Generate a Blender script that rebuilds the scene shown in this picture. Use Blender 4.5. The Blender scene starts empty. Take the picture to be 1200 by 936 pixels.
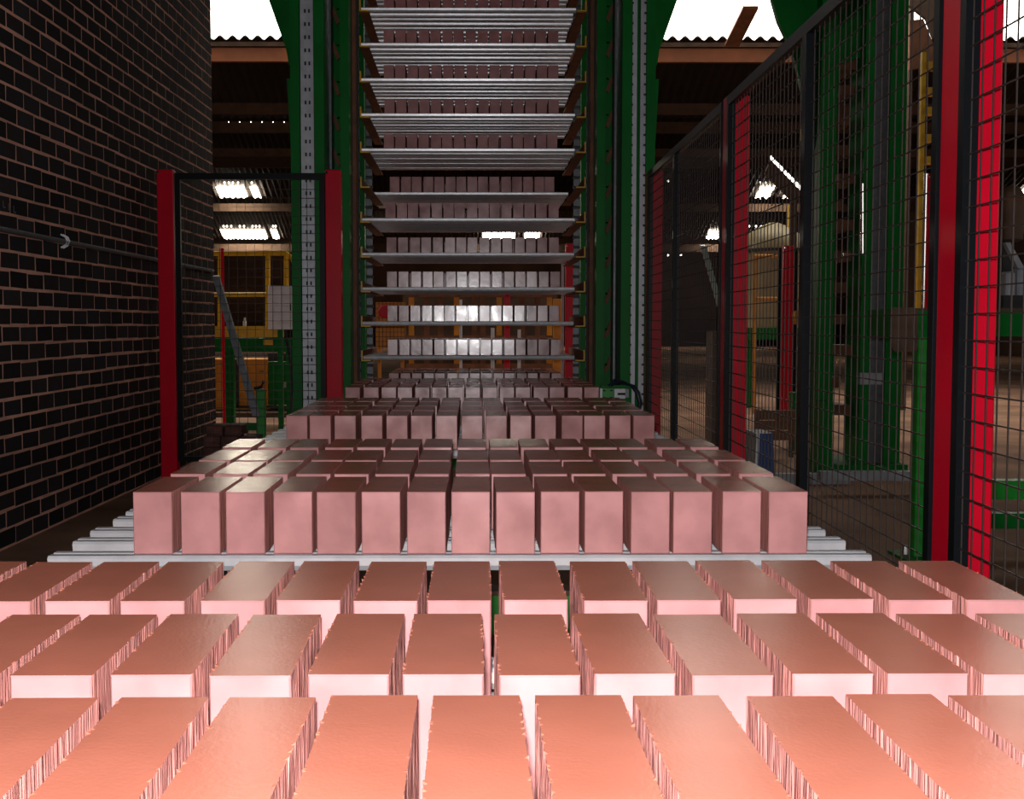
import bpy, bmesh, math, random
from mathutils import Vector, Matrix
R = math.radians
rnd = random.Random(7)
scene = bpy.context.scene
C = scene.collection

# ------------------------------------------------------------------ camera
F, PCX, PCY, CAMZ = 1450.0, 563.0, 468.0, 0.91
YAW, PITCH = R(0.4), math.atan(88.0 / F)
cam_d = bpy.data.cameras.new('camera')
cam_d.sensor_width = 36.0
cam_d.sensor_fit = 'HORIZONTAL'
cam_d.lens = F / 1200 * 36
cam_d.shift_x = (600 - PCX) / 1200
cam_d.clip_start, cam_d.clip_end = 0.02, 200
cam = bpy.data.objects.new('camera', cam_d)
cam.location = (0, 0, CAMZ)
cam.rotation_euler = (R(90) - PITCH, 0, -YAW)
C.objects.link(cam)
scene.camera = cam
CR = cam.rotation_euler.to_matrix()

# ------------------------------------------------------------------ world, light, exposure
w = bpy.data.worlds.new('world')
scene.world = w
w.use_nodes = True
w.node_tree.nodes['Background'].inputs[0].default_value = (0.05, 0.055, 0.06, 1)
w.node_tree.nodes['Background'].inputs[1].default_value = 0.15
fl = bpy.data.lights.new('camera_flash', 'POINT')
fl.energy = 190
fl.color = (1.0, 0.97, 0.98)
fl.shadow_soft_size = 0.018
flo = bpy.data.objects.new('camera_flash', fl)
flo.location = (-0.015, -0.01, CAMZ + 0.055)
C.objects.link(flo)
SKYLIGHT = 3.2      # roof lights ahead
ADDED_ROOF_GLOW = 0.10    # unseen roof panels added behind the viewpoint for frontal light
ADDED_DOOR_GLOW = 1.0    # unseen door-sized panel added behind the viewpoint for extra light
ADDED_SIDE_GLOW = 1.7     # unseen panels added on the right-hand wall to light the left wall
vs = scene.view_settings
vs.view_transform = 'Standard'
vs.look = 'None'
vs.exposure = 0.0
vs.gamma = 1.0
vs.use_curve_mapping = False


def at(x, y, D):
    """world point on the plane Y = D that the photograph shows at pixel x, y"""
    v = CR @ Vector(((x - PCX) / F, -(y - PCY) / F, -1))
    s = D / v.y
    return Vector((v.x * s, D, CAMZ + v.z * s))


def px(x, D):
    return at(x, 380, D).x


def pz(y, D):
    return at(560, y, D).z


# ------------------------------------------------------------------ materials
def mat(name, col, rough=0.5, metal=0.0, spec=0.5, var=0.0, scale=8.0, bump=0.0, bscale=60.0,
        stretch=(1, 1, 1), rand=0.0, emit=None, estr=0.0, col2=None, rvar=0.0, coat=0.0):
    m = bpy.data.materials.new(name)
    m.use_nodes = True
    nt = m.node_tree
    b = nt.nodes['Principled BSDF']
    b.inputs['Base Color'].default_value = (*col, 1)
    b.inputs['Roughness'].default_value = rough
    b.inputs['Metallic'].default_value = metal
    b.inputs['Specular IOR Level'].default_value = spec
    b.inputs['Coat Weight'].default_value = coat
    N, L = nt.nodes.new, nt.links.new
    if emit:
        b.inputs['Emission Color'].default_value = (*emit, 1)
        b.inputs['Emission Strength'].default_value = estr
    if var or bump or rand or col2 or rvar:
        tc = N('ShaderNodeTexCoord')
        mp = N('ShaderNodeMapping')
        mp.inputs['Scale'].default_value = stretch
        L(tc.outputs['Object'], mp.inputs['Vector'])
        oi = N('ShaderNodeObjectInfo')
        sh = N('ShaderNodeVectorMath')
        sh.operation = 'MULTIPLY_ADD'
        L(oi.outputs['Random'], sh.inputs[0])
        sh.inputs[1].default_value = (17, 31, 23)
        L(mp.outputs['Vector'], sh.inputs[2])
        no = N('ShaderNodeTexNoise')
        no.inputs['Scale'].default_value = scale
        no.inputs['Detail'].default_value = 6
        L(sh.outputs[0], no.inputs['Vector'])
        mr = N('ShaderNodeMapRange')
        mr.inputs['From Min'].default_value = 0.3
        mr.inputs['From Max'].default_value = 0.7
        L(no.outputs['Fac'], mr.inputs['Value'])
        mx = N('ShaderNodeMix')
        mx.data_type = 'RGBA'
        c2 = col2 if col2 else tuple(c * (1 - var) for c in col)
        mx.inputs['A'].default_value = (*c2, 1)
        mx.inputs['B'].default_value = (*(tuple(min(1, c * (1 + var * .6)) for c in col) if not col2 else col), 1)
        L(mr.outputs[0], mx.inputs['Factor'])
        out = mx.outputs['Result']
        if rand:
            hs = N('ShaderNodeHueSaturation')
            ma = N('ShaderNodeMath')
            ma.operation = 'MULTIPLY_ADD'
            ma.inputs[1].default_value = 2 * rand
            ma.inputs[2].default_value = 1 - rand
            L(oi.outputs['Random'], ma.inputs[0])
            L(ma.outputs[0], hs.inputs['Value'])
            L(out, hs.inputs['Color'])
            out = hs.outputs['Color']
        L(out, b.inputs['Base Color'])
        if rvar:
            r2 = N('ShaderNodeMapRange')
            r2.inputs['From Min'].default_value = 0.3
            r2.inputs['From Max'].default_value = 0.7
            r2.inputs['To Min'].default_value = max(0.02, rough - rvar)
            r2.inputs['To Max'].default_value = rough + rvar
            L(no.outputs['Fac'], r2.inputs['Value'])
            L(r2.outputs[0], b.inputs['Roughness'])
        if bump:
            n2 = N('ShaderNodeTexNoise')
            n2.inputs['Scale'].default_value = bscale
            n2.inputs['Detail'].default_value = 4
            L(sh.outputs[0], n2.inputs['Vector'])
            bp = N('ShaderNodeBump')
            bp.inputs['Strength'].default_value = bump
            bp.inputs['Distance'].default_value = 0.004
            L(n2.outputs['Fac'], bp.inputs['Height'])
            L(bp.outputs[0], b.inputs['Normal'])
    return m


M = {}
M['clay_top'] = mat('clay_top_skin', (0.44, 0.143, 0.092), rough=0.22, spec=0.40, var=0.10, scale=11, bump=0.05, bscale=260, rand=0.06)
M['clay_end'] = mat('clay_end_face', (0.50, 0.230, 0.226), rough=0.19, spec=0.9, var=0.24, scale=13, bump=0.06, bscale=40, rand=0.05, rvar=0.05)
M['clay_side'] = mat('clay_cut_side', (0.52, 0.21, 0.18), rough=0.8, spec=0.2, var=0.45, scale=60, bump=0.9, bscale=110, stretch=(1, 2.4, .16))
M['zinc'] = mat('galvanised_steel', (0.80, 0.82, 0.86), rough=0.33, metal=0.45, spec=0.5, var=0.12, scale=25, bump=0.05, rand=0.10)
M['alu'] = mat('slotted_aluminium', (0.52, 0.55, 0.60), rough=0.45, metal=0.3, var=0.15, scale=20)
M['red'] = mat('red_gloss_paint', (0.62, 0.003, 0.022), rough=0.34, spec=0.16, var=0.10, scale=6)
M['black'] = mat('black_gloss_paint', (0.006, 0.008, 0.010), rough=0.35, spec=0.16)
M['wire'] = mat('dark_wire', (0.045, 0.032, 0.028), rough=0.5, metal=0.2)
M['green'] = mat('green_paint', (0.005, 0.17, 0.024), rough=0.38, spec=0.14, var=0.18, scale=4)
M['bgreen'] = mat('bright_green_paint', (0.012, 0.32, 0.028), rough=0.4, var=0.15, scale=5)
M['rust'] = mat('rust_brown_steel', (0.20, 0.075, 0.030), rough=0.65, var=0.35, scale=12)
M['dusty'] = mat('dusty_brown_steel', (0.10, 0.055, 0.032), rough=0.75, var=0.3, scale=8)
M['yellow'] = mat('yellow_paint', (0.85, 0.50, 0.02), rough=0.45, var=0.2, scale=10)
M['orange'] = mat('orange_paint', (0.70, 0.27, 0.012), rough=0.5, var=0.2, scale=6)
M['chain'] = mat('grey_chain_steel', (0.17, 0.18, 0.20), rough=0.45, metal=0.5, var=0.25, scale=30)
M['dark'] = mat('dark_steel', (0.02, 0.02, 0.022), rough=0.6)
M['wallbrick'] = mat('blue_black_brick', (0.017, 0.020, 0.026), rough=0.75, spec=0.15, var=0.5, scale=16, bump=0.25, bscale=50, rand=0.45, col2=(0.024, 0.015, 0.013))
M['mortar'] = mat('brown_mortar', (0.62, 0.33, 0.25), rough=0.95, spec=0.1, var=0.3, scale=5, bump=0.4, bscale=60)
M['floor'] = mat('dusty_floor', (0.38, 0.22, 0.145), rough=0.9, spec=0.1, var=0.45, scale=1.6, bump=0.3, bscale=18)
M['roof'] = mat('dark_corrugated_roof', (0.035, 0.025, 0.02), rough=0.85, var=0.4, scale=1.0)
M['hall'] = mat('brown_hall_wall', (0.10, 0.05, 0.03), rough=0.9, var=0.4, scale=0.8)
M['sky'] = mat('daylit_skylight', (0.8, 0.8, 0.78), rough=0.6, emit=(1.0, 0.95, 0.86), estr=SKYLIGHT)
M['added_roof'] = mat('added_roof_panel', (0.8, 0.8, 0.8), rough=0.5, emit=(0.90, 0.96, 1.0), estr=ADDED_ROOF_GLOW)  # glow of the roof panels added out of view
M['door'] = mat('added_door_panel', (0.8, 0.8, 0.8), rough=0.5, emit=(0.92, 0.96, 1.0), estr=ADDED_DOOR_GLOW)  # glow of the added door-sized panel, out of view
M['side'] = mat('added_side_panel', (0.8, 0.8, 0.8), rough=0.5, emit=(1.0, 0.96, 0.90), estr=ADDED_SIDE_GLOW)  # glow of the side panels added out of view
M['farsky'] = mat('far_roof_light', (0.8, 0.8, 0.78), rough=0.6, emit=(1.0, 0.88, 0.70), estr=26.0)
M['purlin'] = mat('rust_orange_purlin', (0.15, 0.042, 0.010), rough=0.8, var=0.3, scale=3)
M['glow'] = mat('daylight_glow', (0.9, 0.9, 0.85), rough=0.6, emit=(1.0, 0.95, 0.85), estr=4.0)  # daylight in roof gaps, also sunlight painted on the inclined cover
M['white'] = mat('white_paint', (0.85, 0.86, 0.90), rough=0.4, var=0.06, scale=6)
M['grey'] = mat('grey_paint', (0.33, 0.35, 0.38), rough=0.45, var=0.2, scale=12)
M['cream'] = mat('cream_tank_paint', (0.34, 0.27, 0.14), rough=0.5, var=0.2, scale=4)
M['blue'] = mat('blue_plastic', (0.03, 0.07, 0.22), rough=0.4, var=0.2, scale=8)
M['cable'] = mat('dark_blue_cable', (0.015, 0.022, 0.04), rough=0.35)
M['conduit'] = mat('grey_conduit', (0.11, 0.115, 0.125), rough=0.5, metal=0.3, var=0.25, scale=20)
M['redbrick'] = mat('old_red_brick', (0.16, 0.065, 0.05), rough=0.85, var=0.4, scale=18, bump=0.3, rand=0.25)
M['glass'] = mat('bottle_glass', (0.75, 0.78, 0.75), rough=0.1)
M['chrome'] = mat('bright_chrome', (0.85, 0.85, 0.85), rough=0.15, metal=1.0)


# ------------------------------------------------------------------ mesh helpers
class MB:
    def __init__(s):
        s.v, s.f, s.mi = [], [], []

    def quad(s, pts, mi=0):
        n = len(s.v)
        s.v += [tuple(p) for p in pts]
        s.f.append(tuple(range(n, n + len(pts))))
        s.mi.append(mi)
        return s

    def box(s, x0, x1, y0, y1, z0, z1, mats=None):
        n = len(s.v)
        s.v += [(x, y, z) for z in (z0, z1) for y in (y0, y1) for x in (x0, x1)]
        # bottom, top, front(-y), back, left, right
        fs = [(0, 2, 3, 1), (4, 5, 7, 6), (0, 1, 5, 4), (2, 6, 7, 3), (0, 4, 6, 2), (1, 3, 7, 5)]
        s.f += [tuple(n + i for i in q) for q in fs]
        s.mi += mats if mats else [0] * 6
        return s

    def obox(s, M4, x0, x1, y0, y1, z0, z1, mats=None):
        a = len(s.v)
        s.box(x0, x1, y0, y1, z0, z1, mats)
        s.v[a:] = [tuple(M4 @ Vector(p)) for p in s.v[a:]]
        return s

    def cham(s, x0, x1, y0, y1, z0, z1, c):
        """box with its four long vertical edges and top edges chamfered"""
        pr = [(x0 + c, y0), (x1 - c, y0), (x1, y0 + c), (x1, y1 - c), (x1 - c, y1), (x0 + c, y1), (x0, y1 - c), (x0, y0 + c)]
        cx, cy = (x0 + x1) / 2, (y0 + y1) / 2
        n = len(s.v)
        kx, ky = 1 - 2 * c / (x1 - x0), 1 - 2 * c / (y1 - y0)
        for z, k in ((z0, 1), (z1 - c, 1), (z1, 0)):
            for (x, y) in pr:
                s.v.append((x if k else cx + (x - cx) * kx, y if k else cy + (y - cy) * ky, z))
        for r in (0, 1):
            for i in range(8):
                j = (i + 1) % 8
                s.f.append((n + r * 8 + i, n + r * 8 + j, n + r * 8 + 8 + j, n + r * 8 + 8 + i))
                s.mi.append(0)
        s.f.append(tuple(n + 16 + i for i in range(8)))
        s.f.append(tuple(n + 7 - i for i in range(8)))
        s.mi += [0, 0]
        return s

    def prism(s, pts, d):
        """polygon (list of 3D points) extruded by vector d"""
        n, k = len(s.v), len(pts)
        d = Vector(d)
        s.v += [tuple(p) for p in pts] + [tuple(Vector(p) + d) for p in pts]
        s.f.append(tuple(n + i for i in range(k)))
        s.f.append(tuple(n + 2 * k - 1 - i for i in range(k)))
        s.mi += [0, 0]
        for i in range(k):
            j = (i + 1) % k
            s.f.append((n + i, n + k + i, n + k + j, n + j))
            s.mi.append(0)
        return s

    def tube(s, pts, r, seg=8, r1=None, caps=True):
        pts = [Vector(p) for p in pts]
        n0 = len(s.v)
        for i, p in enumerate(pts):
            a = pts[max(0, i - 1)]
            b = pts[min(len(pts) - 1, i + 1)]
            t = (b - a).normalized()
            u = t.cross(Vector((0, 0, 1)) if abs(t.z) < .9 else Vector((1, 0, 0))).normalized()
            v = t.cross(u)
            rr = r if r1 is None else r + (r1 - r) * i / (len(pts) - 1)
            for k in range(seg):
                an = 2 * math.pi * k / seg
                s.v.append(tuple(p + (u * math.cos(an) + v * math.sin(an)) * rr))
        for i in range(len(pts) - 1):
            for k in range(seg):
                l = (k + 1) % seg
                a = n0 + i * seg
                s.f.append((a + k, a + l, a + seg + l, a + seg + k))
                s.mi.append(0)
        if caps:
            s.f.append(tuple(n0 + seg - 1 - k for k in range(seg)))
            e = n0 + (len(pts) - 1) * seg
            s.f.append(tuple(e + k for k in range(seg)))
            s.mi += [0, 0]
        return s

    def lathe(s, c, prof, seg=20):
        n0 = len(s.v)
        c = Vector(c)
        for r, z in prof:
            for k in range(seg):
                an = 2 * math.pi * k / seg
                s.v.append((c.x + r * math.cos(an), c.y + r * math.sin(an), c.z + z))
        for i in range(len(prof) - 1):
            for k in range(seg):
                l = (k + 1) % seg
                a = n0 + i * seg
                s.f.append((a + k, a + l, a + seg + l, a + seg + k))
                s.mi.append(0)
        s.f.append(tuple(n0 + seg - 1 - k for k in range(seg)))
        e = n0 + (len(prof) - 1) * seg
        s.f.append(tuple(e + k for k in range(seg)))
        s.mi += [0, 0]
        return s

    def mesh(s, name, mats):
        me = bpy.data.meshes.new(name)
        me.from_pydata(s.v, [], s.f)
        for m in (mats if isinstance(mats, (list, tuple)) else [mats]):
            me.materials.append(m)
        if any(s.mi):
            me.polygons.foreach_set('material_index', s.mi)
        me.update()
        return me

    def build(s, name, mats, parent=None, smooth=False, label=None):
        me = s.mesh(name, mats)
        bm = bmesh.new()
        bm.from_mesh(me)
        bmesh.ops.recalc_face_normals(bm, faces=bm.faces)
        bm.to_mesh(me)
        bm.free()
        if smooth:
            me.polygons.foreach_set('use_smooth', [True] * len(me.polygons))
            me.set_sharp_from_angle(angle=R(40))
        o = bpy.data.objects.new(name, me)
        C.objects.link(o)
        if parent:
            o.parent = parent
            o.matrix_parent_inverse = Matrix.LocRotScale(parent.location, parent.rotation_euler, None).inverted()
        if label:
            o['label'] = label
        return o


def tag(o, label, cat, group=None, kind=None):
    if label:
        o['label'] = label
    if cat:
        o['category'] = cat
    if group:
        o['group'] = group
    if kind:
        o['kind'] = kind
    return o


def thing(name, label, cat, loc=(0, 0, 0), group=None, rz=0):
    o = bpy.data.objects.new(name, None)
    o.empty_display_size = 0.1
    o.location = loc
    o.rotation_euler = (0, 0, rz)
    C.objects.link(o)
    return tag(o, label, cat, group)


def struct(o):
    o['kind'] = 'structure'
    return o


def put(name, me, loc, rz=0, parent=None):
    o = bpy.data.objects.new(name, me)
    o.location = loc
    o.rotation_euler = (0, 0, rz)
    C.objects.link(o)
    if parent:
        o.parent = parent
    return o


ORD = ['first', 'second', 'third', 'fourth', 'fifth', 'sixth', 'seventh', 'eighth', 'ninth', 'tenth', 'eleventh',
       'twelfth', 'thirteenth', 'fourteenth', 'fifteenth', 'sixteenth']

# ================================================================== SETTING
floor = MB().quad([(-16, -22, 0), (16, -22, 0), (16, 53, 0), (-16, 53, 0)]).build('floor', M['floor'])
struct(floor)
floor['label'] = 'dusty brown concrete factory floor'


def wallbox(name, *a):
    o = MB().box(*a).build(name, M['hall'])
    return struct(o)


wallbox('wall_back', -16, 16, 52.5, 53, 0, 9)['label'] = 'dark far end wall of the hall'
wallbox('wall_right', 15.5, 16, -22, 53, 0, 9)['label'] = 'dark brown right side wall of the hall'
wallbox('wall_outer', -16, -15.5, -22, 53, 0, 9)['label'] = 'dark brown outer wall of the hall'
wallbox('wall_front', -16, 16, -22, -21.5, 0, 9)['label'] = 'dark wall behind the viewpoint'

# sawtooth roof: each bay rises from its valley towards the viewpoint
ZV = CAMZ + 3.33
TAN = 0.364
PER = 0.146


def corr(mb, x0, x1, ya, za, yb, zb, amp=0.028):
    n = int((x1 - x0) / PER * 6)
    base = len(mb.v)
    for i in range(n + 1):
        x = x0 + (x1 - x0) * i / n
        dz = amp * math.cos(2 * math.pi * x / PER)
        mb.v += [(x, ya, za + dz), (x, yb, zb + dz)]
    for i in range(n):
        a = base + 2 * i
        mb.f.append((a, a + 2, a + 3, a + 1))
        mb.mi.append(0)


bays = [(-9.5, -21.5, 0, []), (2.2, -9.5, 0, []), (14.6, 2.2, 2.1, [(-14, -1.4), (1.32, 14)]), (20.2, 14.6, 0, []), (32.5, 20.2, 0.6, [(px(u, 32.2), px(v, 32.2)) for u, v in ((258, 269), (270.5, 290), (297, 306), (885, 902), (917, 928), (1191, 1206))]),
        (48.0, 32.5, 0.75, [(px(u, 47.6), px(v, 47.6)) for u, v in ((262, 274), (275.5, 313), (320, 327), (566, 603), (615, 632), (828, 849), (885, 893))])]
roofmb = MB()
nwin = 0
for (v, r, sl, xs) in bays:
    zr = ZV + (v - r) * TAN
    if sl and len(xs) <= 2:
        edges = [-15.6]
        for a, b in xs:
            edges += [a, b]
        edges.append(15.6)
        for i in range(0, len(edges), 2):
            if edges[i + 1] - edges[i] > .1:
                corr(roofmb, edges[i], edges[i + 1], v, ZV, v - sl, ZV + sl * TAN)
        corr(roofmb, -15.6, 15.6, v - sl + .08, ZV + (sl - .08) * TAN, r, zr)
        for a, b in xs:
            mb = MB()
            corr(mb, a, b, v, ZV - .006, v - sl, ZV + sl * TAN - .006)
            nwin += 1
            o = struct(mb.build('light_panel_%d' % nwin, M['sky'], smooth=True))
            o['label'] = 'bright corrugated daylight panels in the sloping roof'
    else:
        corr(roofmb, -15.6, 15.6, v, ZV, r, zr)
        for a, b in xs:
            mb = MB()
            corr(mb, a, b, v - .06, ZV + .06 * TAN - .06, v - .06 - sl, ZV + (sl + .06) * TAN - .06)
            nwin += 1
            o = struct(mb.build('light_panel_%d' % nwin, M['farsky'], smooth=True))
            o['label'] = 'small bright roof light deep in the hall'
    if r > -21:
        roofmb.quad([(-15.6, r, ZV), (15.6, r, ZV), (15.6, r, zr), (-15.6, r, zr)])
roof = roofmb.build('ceiling', M['roof'], smooth=True)
struct(roof)['label'] = 'dark corrugated saw-tooth factory roof'
# unseen glowing panels added for extra light: roof, door-sized and side ones
def add_panel(pts, m, lab):
    global nwin
    nwin += 1
    o = struct(MB().quad(pts).build('light_panel_%d' % nwin, M[m]))
    o['label'] = lab


for k in range(8):
    x = -10 + k * 2.5
    add_panel([(x + .05, -9.48, ZV + .25), (x + 2.45, -9.48, ZV + .25), (x + 2.45, -9.48, ZV + 2.3), (x + .05, -9.48, ZV + 2.3)], 'added_roof', 'unseen roof panel added behind the viewpoint for light')
add_panel([(-1.9, -21.45, .05), (2.0, -21.45, .05), (2.0, -21.45, 3.4), (-1.9, -21.45, 3.4)], 'door', 'unseen door-sized panel added far behind the viewpoint for light')
for k in range(6):
    y = -9.4 + k * 2.8
    add_panel([(15.45, y, 1.4), (15.45, y + 2.5, 1.4), (15.45, y + 2.5, 4.2), (15.45, y, 4.2)], 'side', 'unseen tall side panel added to light the left wall')
# rust-brown purlins under each valley, battens across the roof lights
tr = 0
for D, z0, z1, m in ((14.75, CAMZ + 3.08, CAMZ + 3.24, 'purlin'), (14.72, CAMZ + 3.25, CAMZ + 3.30, 'dusty'), (17.6, CAMZ + 2.95, CAMZ + 3.10, 'dusty'), (20.3, CAMZ + 3.1, CAMZ + 3.28, 'dusty'), (20.3, CAMZ + 2.72, CAMZ + 2.85, 'dusty'),
                     (24, CAMZ + 3.0, CAMZ + 3.2, 'dusty'), (32.6, CAMZ + 2.95, CAMZ + 3.15, 'dusty'), (48.1, CAMZ + 2.8, CAMZ + 3.1, 'dusty'), (2.3, CAMZ + 3.0, CAMZ + 3.25, 'dusty')):
    tr += 1
    struct(MB().box(-15.5, 15.5, D, D + .08, z0, z1).build('trim_%d' % tr, M[m]))['label'] = 'rust brown roof purlin across the hall'
for (xa, xb) in ((862, 3.0), ):
    tr += 1
    p, q = at(858, 51, 14.55), at(880, 7, 13.85)
    mb = MB()
    d = Vector((.085, 0, 0))
    mb.prism([p - d, p + d, q + d, q - d], (0, .02, -.03))
    struct(mb.build('trim_%d' % tr, M['rust']))['label'] = 'rusted batten lying across the roof light'
tr += 1
struct(MB().box(-15.5, 15.5, 13.72, 13.78, CAMZ + 3.56, CAMZ + 3.66).build('trim_%d' % tr, M['rust']))['label'] = 'rust brown purlin across the top of the roof lights'
# daylight through the corrugations above the far purlins
gap = MB()
gaps_by = []
for D, y, xs in ((20.15, 143, list(range(268, 338, 13))), (31.4, 214, (263, 268, 273, 279, 295, 891, 897)), (46.2, 265, (262, 266, 271, 281, 286, 296, 300, 304, 320, 323, 437, 443, 448, 453, 878, 886, 892)), (31.4, 212, (783,)), (46.8, 299, (783, 793, 798))):
    for x in xs:
        p = at(x, y, D)
        r = (1.1 if y != 143 else .6) * D / F
        o = MB().lathe((0, 0, 0), [(r * .6, -r), (r, -.3 * r), (r, .3 * r), (r * .6, r)], 8).build('daylight_glow', M['glow'], roof)
        o.location = p

# ------------------------------------------------------------------ left brick wall
WANG = R(-1.07)           # wall runs along its own +Y, turned slightly
W0 = Vector((-1.99, 0, 0))  # its face at Y = 0
WEND = 8.80
wall = MB().box(-.33, .0034, -2.5, WEND, 0, 4.6).build('wall_left', M['mortar'])
wall.location = W0
wall.rotation_euler = (0, 0, WANG)
struct(wall)['label'] = 'dark blue-black brick wall with brown mortar joints'
WM = Matrix.Translation(W0) @ Matrix.Rotation(WANG, 4, 'Z')
CH, BL, J = 0.0752, 0.190, 0.0108
INVC = (Matrix.Translation(cam.location) @ CR.to_4x4()).inverted()


def proj(p):
    q = INVC @ Vector(p)
    if q.z > -.05:
        return None
    return PCX + F * q.x / -q.z, PCY - F * q.y / -q.z


cells = []
for c in range(0, 52):
    z0 = c * CH + .004
    y = -2.5 + (c % 2) * BL / 2 + (.02 if c % 5 == 3 else 0)
    while y < WEND - .02:
        L = min(BL, WEND - y)
        a = proj(WM @ Vector((0, y, z0)))
        b = proj(WM @ Vector((0, y + L, z0 + CH)))
        vis = 0
        if a and b and b[0] > 0 and max(a[1], b[1]) > 0:
            vis = abs((b[0] - max(a[0], 0)) * (b[1] - a[1]))
            if 186 < b[0] < 206:
                vis *= .3
        cells.append((vis, y, z0, L))
        y += L
cells.sort(key=lambda t: -t[0])


def wbrick(mb, y, z, L, r):
    dx = r.uniform(.0002, .0018)
    j0, j1 = J / 2 + r.uniform(-.0015, .002), J / 2 + r.uniform(-.0015, .002)
    k = .0012
    x1 = .004 + dx
    n = len(mb.v)
    ya, yb, za, zb = y + j0, y + L - j1, z + j0, z + CH - j1
    rr = lambda: r.uniform(-.0022, .0022)
    back = [(-.02, ya, za), (-.02, yb, za), (-.02, yb, zb), (-.02, ya, zb)]
    mid = [(x1 - k, ya + rr(), za + rr()), (x1 - k, yb + rr(), za + rr()), (x1 - k, yb + rr(), zb + rr()), (x1 - k, ya + rr(), zb + rr())]
    fr = [(x1, m[1] + sy * k, m[2] + sz * k) for m, (sy, sz) in zip(mid, ((1, 1), (-1, 1), (-1, -1), (1, -1)))]
    mb.v += back + mid + fr
    for q in (0, 4):
        for i in range(4):
            l = (i + 1) % 4
            mb.f.append((n + q + i, n + q + l, n + q + 4 + l, n + q + 4 + i))
            mb.mi.append(0)
    mb.f.append((n + 8, n + 9, n + 10, n + 11))
    mb.mi.append(0)


variants = []
wr = random.Random(3)
for i in range(10):
    mb = MB()
    wbrick(mb, 0, 0, BL, wr)
    me = mb.mesh('brick', M['wallbrick'])
    variants.append(me)
nb = 0
rest = MB()
for vis, y, z, L in cells:
    if nb < 300 and vis > 0 and L > BL - .001:
        put('brick', variants[wr.randrange(10)], (0, y, z), 0, wall)
        nb += 1
    else:
        wbrick(rest, y, z, L, wr)
o = rest.build('brickwork', M['wallbrick'])
o.parent = wall
o['kind'] = 'stuff'
# chalk ticks on one brick
mb = MB()
for k in range(4):
    p = at(3 + 7 * k, 236 + 3 * k, 4.98 + .055 * k)
    q = Vector((W0.x + p.y * math.tan(-WANG) + .0085, p.y, p.z))
    mb.obox(Matrix.Translation(q) @ Matrix.Rotation(WANG, 4, 'Z'), 0, .001, -.004, .004, -.014, .014)
    mb.obox(Matrix.Translation(q + Vector((0, .01, -.012))) @ Matrix.Rotation(WANG, 4, 'Z'), 0, .001, -.012, .012, -.003, .003)
mb.build('chalk_mark', M['conduit'], wall)

# conduit on the wall
cd = thing('cable_conduit', 'thin grey steel conduit running along the dark brick wall', 'conduit', WM @ Vector((.02, 5, 1.28)))
p0, p1 = WM @ Vector((.019, 2.2, CAMZ + .385)), WM @ Vector((.019, WEND - .1, CAMZ + .372))
MB().tube([p0, p1], .0115, 10).build('pipe', M['conduit'], cd, True)
pc = WM @ Vector((.019, 5.70, CAMZ + .380))
mb = MB()
mb.tube([pc + Vector((-.012, 0, .03)), pc + Vector((.010, 0, .018)), pc + Vector((.017, 0, 0)), pc + Vector((.010, 0, -.018)), pc + Vector((-.012, 0, -.03))], .0045, 6)
mb.tube([pc + Vector((-.012, .03, .03)), pc + Vector((.010, .03, .018)), pc + Vector((.017, .03, 0)), pc + Vector((.010, .03, -.018)), pc + Vector((-.012, .03, -.03))], .0045, 6)
mb.build('saddle_clip', M['white'], cd, True, 'bright metal saddle clip')

# ================================================================== CONVEYOR
LT = CAMZ - .378           # top of the laths
LH, LW = 0.026, 0.052
cv = thing('brick_conveyor', 'green conveyor frame running under the laid-out bricks', 'conveyor', (-.02, 3.5, 0))
for X in (-.45, .41):
    MB().box(X - .03, X + .03, .2, 7.35, LT - LH - .075, LT - LH - .001).build('side_rail', M['dark'], cv)
    for D in (.5, 2.0, 3.6, 5.2, 7.0):
        l = MB().box(X - .025, X + .025, D - .025, D + .025, .012, LT - LH - .075).build('leg', M['green'], cv)
        MB().box(X - .06, X + .06, D - .06, D + .06, 0, .012).build('foot_plate', M['dark'], l)
for D in (2.83, 4.4, 6.1):
    b = MB().box(-.42, .38, D - .03, D + .03, .20, .29).build('cross_member', M['bgreen'], cv)
    MB().box(-.42, .38, D - .035, D + .035, .2905, .302).build('flange', M['dusty'], b)
    for X in (-.12, .02, .2):
        MB().box(X - .012, X + .012, D - .045, D - .031, .205, .262).build('rib', M['bgreen'], b)

# ------------------------------------------------------------------ laths
lme = []
for i in range(3):
    mb = MB()
    h = LH
    w_, c_ = LW, .004
    prof = [(.011, 0), (w_ - .011, 0), (w_ - .0022, h * .36), (w_, h - c_), (w_ - c_, h), (w_ * .62, h), (w_ * .56, h - .003), (w_ * .44, h - .003), (w_ * .38, h), (c_, h), (0, h - c_), (.0022, h * .36)]
    mb.prism([(-.675, y, z) for y, z in prof], (1.35, 0, 0))
    me = mb.mesh('lath', M['zinc'])
    bm = bmesh.new()
    bm.from_mesh(me)
    bmesh.ops.recalc_face_normals(bm, faces=bm.faces)
    bm.to_mesh(me)
    bm.free()
    lme.append(me)
lr = random.Random(11)


def laths(rows, ztop, where, group, skip=0):
    """two laths under every row of bricks; rows = depths of the row fronts"""
    n = 0
    ys = []
    for d in rows:
        ys += [d - .012, d + .122]
    for i, y in enumerate(ys):
        o = put('lath', lme[i % 3], (-.022 + lr.uniform(-.004, .004), y, ztop - LH), lr.uniform(-.002, .002))
        which = 'front' if i == 0 else 'rear' if i == len(ys) - 1 else ORD[i]
        tag(o, 'pale galvanised metal lath, %s %s' % ('the ' + which + ' one' if which in ('front', 'rear') else which + ' from the front', where), 'lath', group)


# ------------------------------------------------------------------ clay bricks
BW, BLn, BH = 0.0643, 0.2075, 0.1025


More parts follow.
